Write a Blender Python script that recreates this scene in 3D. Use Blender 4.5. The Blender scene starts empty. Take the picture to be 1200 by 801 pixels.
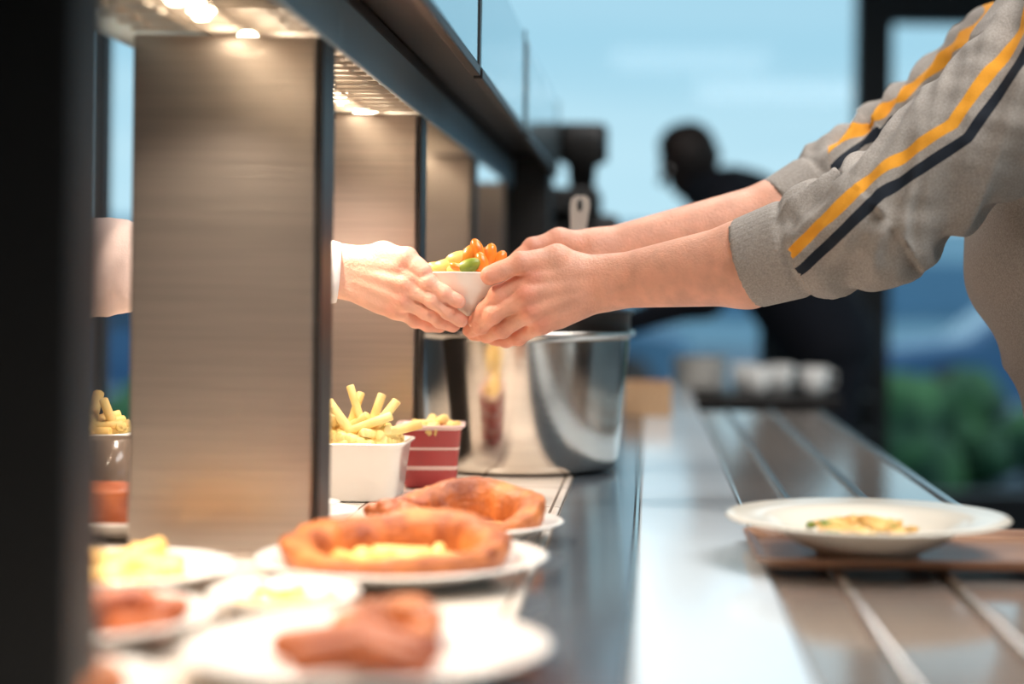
import bpy, math, random
import numpy as np
from mathutils import Vector, Matrix, noise
random.seed(4); np.random.seed(4)
S = bpy.context.scene
S.view_settings.view_transform = 'Standard'
S.view_settings.exposure = .12

def lin(c):
    return tuple(((x/255)/12.92 if x/255 <= .04045 else ((x/255+.055)/1.055)**2.4) for x in c)

# ------------------------------------------------------------------ materials
def M(name, col, rough=.5, metal=0, var=0, vscale=20, bump=0, bscale=60, stretch=(1,1,1), col2=None,
      emit=None, es=0, sss=0, coat=0, spec=None):
    m = bpy.data.materials.new(name); m.use_nodes = True
    nt = m.node_tree; N = nt.nodes; L = nt.links
    b = N['Principled BSDF']
    c = lin(col)
    b.inputs['Roughness'].default_value = rough
    b.inputs['Metallic'].default_value = metal
    if spec is not None: b.inputs['Specular IOR Level'].default_value = spec
    if coat: b.inputs['Coat Weight'].default_value = coat; b.inputs['Coat Roughness'].default_value = .08
    if sss:
        b.inputs['Subsurface Weight'].default_value = sss
        b.inputs['Subsurface Radius'].default_value = (1,.4,.25)
        b.inputs['Subsurface Scale'].default_value = .008
    if emit: 
        b.inputs['Emission Color'].default_value = (*lin(emit),1); b.inputs['Emission Strength'].default_value = es
    tc = N.new('ShaderNodeTexCoord'); mp = N.new('ShaderNodeMapping')
    mp.inputs['Scale'].default_value = stretch
    L.new(tc.outputs['Object'], mp.inputs['Vector'])
    nz = N.new('ShaderNodeTexNoise'); nz.inputs['Scale'].default_value = vscale; nz.inputs['Detail'].default_value = 5
    L.new(mp.outputs[0], nz.inputs['Vector'])
    rp = N.new('ShaderNodeValToRGB')
    if col2: ca, cb = c, lin(col2)
    else: ca, cb = tuple(x*(1-var) for x in c), tuple(min(1,x*(1+var)) for x in c)
    rp.color_ramp.elements[0].color = (*ca,1); rp.color_ramp.elements[1].color = (*cb,1)
    rp.color_ramp.elements[0].position = .35; rp.color_ramp.elements[1].position = .65
    L.new(nz.outputs['Fac'], rp.inputs[0]); L.new(rp.outputs[0], b.inputs['Base Color'])
    if bump:
        n2 = N.new('ShaderNodeTexNoise'); n2.inputs['Scale'].default_value = bscale; n2.inputs['Detail'].default_value = 4
        L.new(mp.outputs[0], n2.inputs['Vector'])
        bp = N.new('ShaderNodeBump'); bp.inputs['Strength'].default_value = bump; bp.inputs['Distance'].default_value = .003
        L.new(n2.outputs['Fac'], bp.inputs['Height']); L.new(bp.outputs[0], b.inputs['Normal'])
    return m

steel = M('brushed_steel', (182,170,160), .3, .92, .07, 6, .1, 8, (1,1,60))
steel_bright = M('polished_steel', (220,214,206), .17, 1, .05, 6, .03, 40, (1,1,8))
rodm = M('rail_rod_steel', (170,166,162), .25, 1, .05, 6)
ladlem = M('ladle_steel', (226,222,214), .4, .7, .03, 6)
steel_dark = M('dark_steel', (46,42,40), .4, .6, .1, 20)
fasciam = M('fascia_steel_sky_tint', (128,156,172), .35, .2, .04, 5)  # steel fascia: blue of the reflected windows is put into the base colour
blackm = M('black_and_shade', (14,12,11), .5, 0, .15, 15)  # plain black parts; on the front post the black stands for shade
framem = M('black_frame', (12,14,18), .5, 0, .1, 10)
panelm = M('guard_panel', (160,194,206), .08, .75, .03, 3)
whitecer = M('white_ceramic', (240,236,230), .18, 0, .015, 6, coat=.4)
creamcer = M('cream_ceramic', (238,230,214), .22, 0, .02, 6, coat=.3)
darkglass = M('dark_ceramic_glass', (70,78,86), .14, 0, .1, 8)
striplam = M('white_laminate', (208,220,228), .12, .1, .02, 3)
traywood = M('tray_wood', (178,138,112), .32, 0, 0, 8, .1, 30, (1,12,1), col2=(130,92,70))
railm = M('rail_laminate', (204,188,176), .13, .7, .04, 2, .02, 10, (1,.3,1))
floorm = M('floor_vinyl', (50,62,70), .4, 0, .12, 3)
ceilm = M('ceiling_paint', (200,202,204), .9, 0, .02, 3)
wallm = M('wall_paint', (130,132,134), .9, 0, .03, 3)
potato = M('fried_potato', (252,230,160), .5, 0, 0, 22, .2, 120, col2=(242,200,116), sss=.1)
crust = M('baked_crust', (184,100,50), .5, 0, 0, 22, .6, 90, col2=(136,60,28))
golden = M('golden_batter', (204,122,64), .5, 0, 0, 30, .8, 110, col2=(134,66,30))
batter_in = M('batter_inside', (240,200,136), .5, 0, 0, 24, .5, 90, col2=(214,150,88))
mash = M('yellow_food', (250,216,136), .5, 0, 0, 30, .5, 60, col2=(230,166,80))
orangev = M('orange_vegetable', (248,150,50), .28, 0, 0, 25, .1, 50, col2=(236,104,36), sss=.1, coat=.3)
palev = M('pale_vegetable', (250,206,120), .3, 0, 0, 25, .1, 50, col2=(240,176,90), sss=.1, coat=.2)
greenv = M('green_vegetable', (150,160,60), .35, 0, 0, 40, .1, 50, col2=(90,120,40))
hairm = M('hair', (40,26,18), .6, 0, .3, 60, .5, 200)
pinkshirt = M('pink_shirt', (246,224,220), .8, 0, .02, 12, .15, 400)
whitecloth = M('white_cloth', (240,238,238), .85, 0, .02, 12, .15, 400)
denim = M('denim', (40,52,78), .85, 0, .15, 60, .2, 400)
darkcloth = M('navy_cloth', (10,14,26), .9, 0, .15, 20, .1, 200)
shoem = M('shoe_leather', (24,22,22), .5, 0, .1, 20)
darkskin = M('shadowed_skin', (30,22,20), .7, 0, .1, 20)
eyem = M('eye_white', (230,225,220), .2); irism = M('iris', (60,40,25), .2)
nailm = M('nail', (240,186,166), .25, 0, .03, 40, sss=.1, coat=.3)
lipm = M('lip', (176,96,88), .45, 0, .05, 40)

def skin_mat(name, col, red):
    m = M(name, col, .48, 0, .09, 45, .32, 330, sss=.16)
    nt = m.node_tree; N = nt.nodes; L = nt.links; b = N['Principled BSDF']
    src = b.inputs['Base Color'].links[0].from_socket
    at = N.new('ShaderNodeAttribute'); at.attribute_name = 'flush'
    mx = N.new('ShaderNodeMixRGB'); mx.inputs[2].default_value = (*lin(red),1)
    L.new(at.outputs['Fac'], mx.inputs[0]); L.new(src, mx.inputs[1]); L.new(mx.outputs[0], b.inputs['Base Color'])
    return m
skinA = skin_mat('skin_customer', (230,168,140), (206,100,78))
skinB = skin_mat('skin_server', (238,186,162), (218,122,98))

def sweat_mat():
    m = M('heather_grey_jersey', (162,153,144), .9, 0, .18, 500, .3, 700)
    nt = m.node_tree; N = nt.nodes; L = nt.links; b = N['Principled BSDF']
    src = b.inputs['Base Color'].links[0].from_socket
    at = N.new('ShaderNodeAttribute'); at.attribute_name = 'stripe'
    cur = src
    def band(lo, hi, col):
        nonlocal cur
        g = N.new('ShaderNodeMath'); g.operation = 'GREATER_THAN'; g.inputs[1].default_value = lo
        l = N.new('ShaderNodeMath'); l.operation = 'LESS_THAN'; l.inputs[1].default_value = hi
        k = N.new('ShaderNodeMath'); k.operation = 'MULTIPLY'
        L.new(at.outputs['Fac'], g.inputs[0]); L.new(at.outputs['Fac'], l.inputs[0])
        L.new(g.outputs[0], k.inputs[0]); L.new(l.outputs[0], k.inputs[1])
        mx = N.new('ShaderNodeMixRGB'); mx.inputs[2].default_value = (*lin(col),1)
        L.new(k.outputs[0], mx.inputs[0]); L.new(cur, mx.inputs[1]); L.new(mx.outputs[0], b.inputs['Base Color'])
        cur = mx.outputs[0]
    band(.0045, .0160, (242,164,44)); band(-.0160, -.0045, (20,28,40))
    rb = N.new('ShaderNodeAttribute'); rb.attribute_name = 'rib'
    old = b.inputs['Normal'].links[0].from_node
    bp = N.new('ShaderNodeBump'); bp.inputs['Strength'].default_value = .3; bp.inputs['Distance'].default_value = .0012
    L.new(rb.outputs['Fac'], bp.inputs['Height']); L.new(old.outputs[0], bp.inputs['Normal']); L.new(bp.outputs[0], b.inputs['Normal'])
    return m
sweatm = sweat_mat()

def band_mat():
    m = bpy.data.materials.new('red_enamel_white_rim'); m.use_nodes = True
    N = m.node_tree.nodes; L = m.node_tree.links; b = N['Principled BSDF']
    tc = N.new('ShaderNodeTexCoord'); sx = N.new('ShaderNodeSeparateXYZ'); rp = N.new('ShaderNodeValToRGB')
    mr = N.new('ShaderNodeMapRange'); mr.inputs[1].default_value=.90; mr.inputs[2].default_value=.98
    L.new(tc.outputs['Object'], sx.inputs[0]); L.new(sx.outputs['Z'], mr.inputs[0]); L.new(mr.outputs[0], rp.inputs[0])
    r_=rp.color_ramp; r_.interpolation='CONSTANT'; red=(*lin((176,62,64)),1); wh=(*lin((236,206,200)),1)
    r_.elements[0].position=0; r_.elements[0].color=red; r_.elements[1].position=.93; r_.elements[1].color=wh
    for p,c in ((.30,wh),(.36,red),(.62,wh),(.66,red)):
        e=r_.elements.new(p); e.color=c
    L.new(rp.outputs[0], b.inputs['Base Color']); b.inputs['Roughness'].default_value=.25
    return m
checkm = band_mat()

def tile_mat():
    m = bpy.data.materials.new('counter_tiles'); m.use_nodes = True
    N = m.node_tree.nodes; L = m.node_tree.links; b = N['Principled BSDF']
    tc = N.new('ShaderNodeTexCoord'); br = N.new('ShaderNodeTexBrick'); br.offset = 0
    br.inputs['Scale'].default_value = 1; br.inputs['Brick Width'].default_value = .11; br.inputs['Row Height'].default_value = .2
    br.inputs['Mortar Size'].default_value = .0018
    br.inputs['Color1'].default_value = (*lin((222,212,200)),1); br.inputs['Color2'].default_value = (*lin((216,206,196)),1)
    br.inputs['Mortar'].default_value = (*lin((120,104,92)),1)
    L.new(tc.outputs['Object'], br.inputs['Vector']); L.new(br.outputs[0], b.inputs['Base Color']); b.inputs['Roughness'].default_value=.22
    return m
tilem = tile_mat()

def glass_mat():
    m = bpy.data.materials.new('window_glass'); m.use_nodes = True
    N = m.node_tree.nodes; L = m.node_tree.links; N.clear()
    o = N.new('ShaderNodeOutputMaterial'); t = N.new('ShaderNodeBsdfTransparent'); g = N.new('ShaderNodeBsdfGlossy'); x = N.new('ShaderNodeMixShader')
    t.inputs[0].default_value = (.94,.98,1,1); g.inputs['Roughness'].default_value = .05; x.inputs[0].default_value = .008
    L.new(t.outputs[0], x.inputs[1]); L.new(g.outputs[0], x.inputs[2]); L.new(x.outputs[0], o.inputs[0])
    return m
glassm = glass_mat()

# ------------------------------------------------------------------ mesh helpers
def link(o, parent=None):
    S.collection.objects.link(o)
    if parent: o.parent = parent
    return o
def empty(name):
    e = bpy.data.objects.new(name, None); e.empty_display_size = .05; S.collection.objects.link(e); return e
def mk(name, v, f, mat, parent=None, smooth=True):
    me = bpy.data.meshes.new(name)
    if isinstance(v,np.ndarray): v=v.tolist()
    if isinstance(f,np.ndarray): f=f.tolist()
    me.from_pydata(v, [], f); me.update()
    me.materials.append(mat)
    if smooth: me.polygons.foreach_set('use_smooth', [True]*len(me.polygons))
    return link(bpy.data.objects.new(name, me), parent)
def boxg(x0,x1,y0,y1,z0,z1):
    v = [(x,y,z) for z in (z0,z1) for y in (y0,y1) for x in (x0,x1)]
    f = [(0,2,3,1),(4,5,7,6),(0,1,5,4),(2,6,7,3),(0,4,6,2),(1,3,7,5)]
    return v,f
def merge(parts):
    V=[];F=[]
    for v,f in parts:
        n=len(V); V+= [tuple(p) for p in v]; F += [tuple(i+n for i in q) for q in f]
    return V,F
def box(name,x0,x1,y0,y1,z0,z1,mat,parent=None,bev=.002):
    v,f = boxg(x0,x1,y0,y1,z0,z1); o = mk(name,v,f,mat,parent,False)
    if bev:
        b=o.modifiers.new('b','BEVEL'); b.width=bev; b.segments=2
    return o
def latheg(prof, c, seg=64, sq=0, amp=0, seed=0, rot=0):
    V=[];F=[]
    for (r,z) in prof:
        for i in range(seg):
            a=2*math.pi*i/seg
            m=1
            if sq: m=(abs(math.cos(a))**sq+abs(math.sin(a))**sq)**(-1/sq)
            rr=r*m; p=Vector((rr*math.cos(a+rot), rr*math.sin(a+rot), z))
            if amp and r>1e-5:
                q=noise.noise(p*28+Vector((seed,seed,0))); q2=noise.noise(p*90+Vector((seed,0,seed)))
                p+=Vector((math.cos(a+rot)*(q*.9+q2*.3),math.sin(a+rot)*(q*.9+q2*.3),q*.8+q2*.4))*amp
            V.append((c[0]+p.x,c[1]+p.y,c[2]+p.z))
    n=len(prof)
    for j in range(n-1):
        for i in range(seg):
            F.append((j*seg+i,j*seg+(i+1)%seg,(j+1)*seg+(i+1)%seg,(j+1)*seg+i))
    F.append(tuple(range(seg))[::-1])
    F.append(tuple((n-1)*seg+i for i in range(seg)))
    return V,F
def lathe(name,prof,c,mat,parent=None,**k):
    v,f=latheg(prof,c,**k); return mk(name,v,f,mat,parent)
def tubeg(pts, rads, seg=12):
    V=[];F=[]; pts=[Vector(p) for p in pts]; n=len(pts)
    for i,p in enumerate(pts):
        d=(pts[min(i+1,n-1)]-pts[max(i-1,0)]).normalized()
        u=d.cross(Vector((0.13,0.27,1)) if abs(d.z)<.9 else Vector((1,.1,0))).normalized(); w=d.cross(u)
        r=rads[i] if hasattr(rads,'__len__') else rads
        for k in range(seg):
            a=2*math.pi*k/seg; V.append(tuple(p+u*(r*math.cos(a))+w*(r*math.sin(a))))
    for i in range(n-1):
        for k in range(seg): F.append((i*seg+k,i*seg+(k+1)%seg,(i+1)*seg+(k+1)%seg,(i+1)*seg+k))
    F.append(tuple(range(seg))[::-1]); F.append(tuple((n-1)*seg+k for k in range(seg)))
    return V,F
def tube(name,pts,rads,mat,parent=None,seg=12):
    v,f=tubeg(pts,rads,seg); return mk(name,v,f,mat,parent)
def ellg(c, ax, rad, seg=14, rings=9):
    V=[];F=[]; c=Vector(c)
    for j in range(rings+1):
        t=math.pi*j/rings
        for i in range(seg):
            a=2*math.pi*i/seg
            V.append(tuple(c+ax[0]*(rad[0]*math.sin(t)*math.cos(a))+ax[1]*(rad[1]*math.sin(t)*math.sin(a))+ax[2]*(rad[2]*math.cos(t))))
    for j in range(rings):
        for i in range(seg): F.append((j*seg+i,(j+1)*seg+i,(j+1)*seg+(i+1)%seg,j*seg+(i+1)%seg))
    return V,F
AX=[Vector((1,0,0)),Vector((0,1,0)),Vector((0,0,1))]

# ------------------------------------------------------------------ implicit surfaces (evaluated only near each primitive)
def smin(a,b,k):
    h=np.clip(.5+.5*(b-a)/k,0,1); return b*(1-h)+a*h-k*h*(1-h)
class Grid:
    def __init__(s, lo, hi, h):
        s.lo=np.array(lo,float); s.h=h
        n=np.ceil((np.array(hi)-s.lo)/h).astype(int)+1
        s.n=n
        s.X=(s.lo[0]+h*np.arange(n[0])).astype(np.float32)[:,None,None]
        s.Y=(s.lo[1]+h*np.arange(n[1])).astype(np.float32)[None,:,None]
        s.Z=(s.lo[2]+h*np.arange(n[2])).astype(np.float32)[None,None,:]
    def new(s): return np.full(tuple(s.n),.2,np.float32)
    def sl(s, pts, R):
        pts=np.array(pts,float); R=np.array(R,float)
        a=np.maximum(0,np.floor((pts.min(0)-R-s.lo)/s.h).astype(int)); b=np.minimum(s.n,np.ceil((pts.max(0)+R-s.lo)/s.h).astype(int)+1)
        b=np.maximum(b,a+1)
        return (slice(a[0],b[0]),slice(a[1],b[1]),slice(a[2],b[2]))
    def cap(s,a,b,ra,rb,sc=(1,1,1),sl=(slice(None),)*3):
        a=[float(a[i])/sc[i] for i in range(3)]; b=[float(b[i])/sc[i] for i in range(3)]
        ba=[b[i]-a[i] for i in range(3)]; L=sum(x*x for x in ba)+1e-12
        x=s.X[sl[0]]/sc[0]-a[0]; y=s.Y[:,sl[1]]/sc[1]-a[1]; z=s.Z[:,:,sl[2]]/sc[2]-a[2]
        t=np.clip((x*ba[0]+y*ba[1]+z*ba[2])/L,0,1)
        d=np.sqrt((x-t*ba[0])**2+(y-t*ba[1])**2+(z-t*ba[2])**2)-(ra+(rb-ra)*t)
        return (d*min(sc)).astype(np.float32)
    def add(s,D,k,a,b,ra,rb,sc=(1,1,1)):
        R=max(ra,rb)*np.array(sc)+k+.012
        sl=s.sl([a,b],R); D[sl]=smin(D[sl],s.cap(a,b,ra,rb,sc,sl),k)
    def plane(s,p,n):
        return (s.X-p[0])*n[0]+(s.Y-p[1])*n[1]+(s.Z-p[2])*n[2]
def surf(D,g):
    Sg=D<0; nx,ny,nz=D.shape
    cs=[(i,j,k) for i in (0,1) for j in (0,1) for k in (0,1)]
    def sub(A,o): return A[o[0]:nx-1+o[0],o[1]:ny-1+o[1],o[2]:nz-1+o[2]]
    anyv=np.zeros((nx-1,ny-1,nz-1),bool); allv=np.ones((nx-1,ny-1,nz-1),bool)
    for o in cs: q=sub(Sg,o); anyv|=q; allv&=q
    mask=anyv&~allv; idx=np.argwhere(mask); ids=-np.ones(mask.shape,np.int64); ids[mask]=np.arange(len(idx))
    val={o:D[idx[:,0]+o[0],idx[:,1]+o[1],idx[:,2]+o[2]] for o in cs}
    acc=np.zeros((len(idx),3)); cnt=np.zeros(len(idx))
    for a in cs:
        for ax in range(3):
            if a[ax]==0:
                b=list(a); b[ax]=1; b=tuple(b)
                va,vb=val[a],val[b]; cr=(va<0)!=(vb<0)
                t=np.where(cr,va/np.where(cr,va-vb,1),0)
                p=np.array(a)[None,:]+t[:,None]*(np.array(b)-np.array(a))[None,:]
                acc+=p*cr[:,None]; cnt+=cr
    V=g.lo+g.h*(idx+acc/cnt[:,None])
    F=[]
    for ax in range(3):
        o1=[0,0,0]; o1[ax]=1
        A=Sg[:nx-o1[0],:ny-o1[1],:nz-o1[2]]; B=Sg[o1[0]:,o1[1]:,o1[2]:]
        e=np.argwhere(A!=B); u=(ax+1)%3; w=(ax+2)%3
        e=e[(e[:,u]>0)&(e[:,w]>0)&(e[:,u]<D.shape[u]-1)&(e[:,w]<D.shape[w]-1)]
        def cid(du,dw):
            q=e.copy(); q[:,u]+=du; q[:,w]+=dw; return ids[q[:,0],q[:,1],q[:,2]]
        Q=np.stack([cid(-1,-1),cid(0,-1),cid(0,0),cid(-1,0)],1)
        ins=Sg[e[:,0],e[:,1],e[:,2]]
        Q[~ins]=Q[~ins][:,::-1]; F.append(Q)
    return V,np.concatenate(F)
def blob(name, prims, h, mat, parent=None, k=.02, cuts=(), pad=.03):
    pts=np.array([p[j] for p in prims for j in (0,1)]); 
    R=max(max(p[2],p[3])*max(p[4] if len(p)>4 else (1,1,1)) for p in prims)+pad
    g=Grid(pts.min(0)-R,pts.max(0)+R,h); D=g.new()
    for p in prims: g.add(D,k,*p)
    for (p,n) in cuts: D=np.maximum(D,g.plane(p,n))
    v,f=surf(D,g); return mk(name,v,f,mat,parent)

# ------------------------------------------------------------------ hands
O=np.array([-.2,2.05,1.15])
def W(p): return O+np.array(p,float)/1000
def build_hand(name, wrist, fingers, thumb, arm, vax, dors, mat, parent, sc=1.0, h=.0016, tnail=None):
    fingers=[[W(q) for q in f] for f in fingers]; thumb=[W(q) for q in thumb]; wrist=W(wrist)
    arm=[(np.array(a),r) for a,r in arm]
    vax=np.array(vax,float); vax/=np.linalg.norm(vax); dors=np.array(dors,float); dors/=np.linalg.norm(dors)
    P=np.array([q for f in fingers for q in f]+thumb+[wrist]+[a for a,_ in arm])
    R=max([.03]+[r for _,r in arm])+.014
    g=Grid(P.min(0)-R,P.max(0)+R,h)
    palm=g.new()
    for i,f in enumerate(fingers):
        w=wrist+vax*(.013-.0087*i)
        g.add(palm,.010,w,f[0],.0152*sc,.0120*sc)
        g.add(palm,.005,w+dors*.0110,f[0]+dors*.0072,.004,.0076*sc)
    g.add(palm,.012,fingers[3][0]*.75+wrist*.25-dors*.004,fingers[3][0]*.2+wrist*.8-dors*.006,.013*sc,.014*sc)
    g.add(palm,.014,thumb[0],thumb[1],.0165*sc,.0135*sc)
    g.add(palm,.014,thumb[1],fingers[0][0]*.6+wrist*.4,.008*sc,.009*sc)
    prev=(wrist,.0205*sc)
    for a,r in arm:
        off=vax*.009
        for s in (1,-1): g.add(palm,.016,prev[0]+off*s,a+off*s,prev[1],r-.004)
        prev=(a,r-.004)
    # ulna head at the wrist
    g.add(palm,.012,wrist+dors*.014-vax*.012,wrist+dors*.014-vax*.012,.010*sc,.010*sc)
    D=palm.copy()
    base=[1.0,1.05,1.0,.88]
    chains=[(f,[.0108*b*sc,.0096*b*sc,.0085*b*sc,.0072*b*sc]) for f,b in zip(fingers,base)]+[(thumb[1:],[.0135*sc,.0118*sc,.0098*sc])]
    for f,r in chains:
        sl=g.sl(f,.026); d=None
        for i in range(len(f)-1):
            c=g.cap(f[i],f[i+1],r[i],r[i+1],sl=sl); d=c if d is None else smin(d,c,.003)
        for i in range(1,len(f)-1):
            d=smin(d,g.cap(f[i],f[i],r[i]*1.05,r[i]*1.05,sl=sl),.004)
        m=f[-2]*.35+f[-1]*.65
        d=smin(d,g.cap(m,f[-1],r[-1]*1.04,r[-1]*1.02,sl=sl),.004)
        D[sl]=np.minimum(D[sl],smin(palm[sl],d,.008))
    v,f=surf(D,g); o=mk(name,v,f,mat,parent)
    me=o.data; J=[ff[0]+dors*.01 for ff in fingers]+[ff[1] for ff in fingers]+[ff[3] for ff in fingers]+[ff[2] for ff in fingers]+thumb[2:]
    V=np.array(v); fl=np.zeros(len(V))
    for j in J:
        dd=np.linalg.norm(V-j,axis=1); fl=np.maximum(fl,.55*np.exp(-(dd/.012)**2))
    a=me.attributes.new('flush','FLOAT','POINT'); a.data.foreach_set('value',fl.astype(np.float32))
    parts=[]
    for ci,(ff,r) in enumerate(chains):
        ax=Vector(ff[-1]-ff[-2]).normalized()
        if ci<4: n=Vector(ff[1]-(ff[0]+ff[3])/2)+Vector(dors)*.012
        else: n=Vector(tnail if tnail is not None else dors)
        n=(n-ax*n.dot(ax)).normalized(); s=ax.cross(n)
        c=Vector(ff[-1])+n*(r[-1]*.62)+ax*(.0005)
        parts.append(ellg(c,[ax,s,n],[.0072*sc,r[-1]*.78,r[-1]*.46]))
    v,f=merge(parts); mk(name+'_nails',v,f,nailm,parent)
    return o

customer=empty('customer'); server=empty('server')
build_hand('left_hand', (155,-35,14),
  [[(64,-52,18),(24,-55,-2),(8,-45,-20),(-4,-33,-34)],
   [(58,-57,-2),(18,-51,-25),(2,-33,-39),(-12,-16,-45)],
   [(62,-52,-21),(28,-37,-43),(8,-17,-50),(-10,-1,-49)],
   [(74,-40,-36),(46,-20,-53),(30,-4,-57),(14,8,-56)]],
  [(128,-34,28),(92,-45,42),(50,-62,35),(16,-69,20)],
  [((.113,1.96,1.187),.044),((.160,1.942,1.203),.042)], (0,-.15,1), (-.05,-1,.1), skinA, customer, 1.06, tnail=(-.1,-.75,.7))
build_hand('right_hand', (138,92,50),
  [[(66,70,38),(28,70,24),(2,64,14),(-14,59,6)],
   [(60,72,20),(18,64,4),(-10,54,-8),(-28,44,-16)],
   [(64,68,1),(24,54,-16),(-2,42,-28),(-20,30,-36)],
   [(74,56,-16),(44,42,-32),(28,30,-40),(12,24,-44)]],
  [(118,86,62),(88,74,66),(56,64,56),(38,56,40)],
  [((.165,2.185,1.254),.040),((.205,2.20,1.277),.036)], (0,.1,1), (0,1,.1), skinA, customer, 1.04, tnail=(-.2,-.3,1))
build_hand('right_hand', (-172,-20,24),
  [[(-94,-42,28),(-58,-54,12),(-39,-54,-1),(-22,-51,-11)],
   [(-86,-46,9),(-52,-50,-9),(-35,-44,-23),(-21,-37,-33)],
   [(-90,-40,-9),(-62,-36,-23),(-47,-25,-34),(-33,-13,-40)],
   [(-100,-28,-21),(-78,-14,-34),(-64,-3,-40),(-51,6,-42)]],
  [(-148,-24,36),(-114,-32,44),(-84,-46,40),(-64,-53,24)],
  [((-.43,2.02,1.174),.034)], (0,-.1,1), (0,-1,.15), skinB, server, .98, tnail=(.1,-.75,.7))

# ------------------------------------------------------------------ bowl being handed over
fb=empty('food_bowl')
lathe('bowl',[(0,1.1225),(.024,1.122),(.027,1.1245),(.029,1.127),(.039,1.138),(.0475,1.150),(.0540,1.162),(.0573,1.172),(.0585,1.1735),(.0565,1.174),(.053,1.168),(.045,1.152),(.035,1.138),(.02,1.132),(0,1.131)],(-.208,2.05,0),whitecer,fb,seg=80)
parts=[];gp=[];pl_=[]
for i in range(38):
    a=random.uniform(0,6.28); r=.042*math.sqrt(random.random()); z=1.170+.026*(1-(r/.044)**2)*random.uniform(.5,1)
    d=Vector((math.cos(a*2.3),math.sin(a*2.3),random.uniform(-.3,.9))).normalized(); s=d.cross(Vector((.3,.2,1))).normalized(); n=s.cross(d)
    g_=ellg((-.208+r*math.cos(a),2.05+r*math.sin(a),z),[d,s,n],[random.uniform(.011,.018),.0085,.0065])
    (gp if i%6==0 else pl_ if i%3==1 else parts).append(g_)
for (x,y,z,ax,t) in [(-.215,2.02,1.193,(.6,0,.8),0),(-.203,2.02,1.198,(-.3,0,1),0),(-.190,2.025,1.193,(.3,0,1),0),(-.226,2.02,1.190,(1,0,.3),1),(-.240,2.02,1.181,(1,.1,.2),1),(-.180,2.03,1.186,(.5,0,.8),0),(-.212,2.008,1.181,(1,0,.4),2),(-.197,2.012,1.182,(-.2,0,1),0),(-.250,2.03,1.177,(1,0,-.2),1),(-.222,2.01,1.176,(1,0,0),1)]:
    d=Vector(ax).normalized(); s=Vector((0,1,0)); n=d.cross(s); (parts,pl_,gp)[t].append(ellg((x,y,z),[d,s,n],[.0165,.0075,.0085]))
v,f=merge(parts); mk('carrot_pieces',v,f,orangev,fb); v,f=merge(gp); mk('green_pieces',v,f,greenv,fb); v,f=merge(pl_); mk('potato_pieces',v,f,palev,fb)

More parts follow.
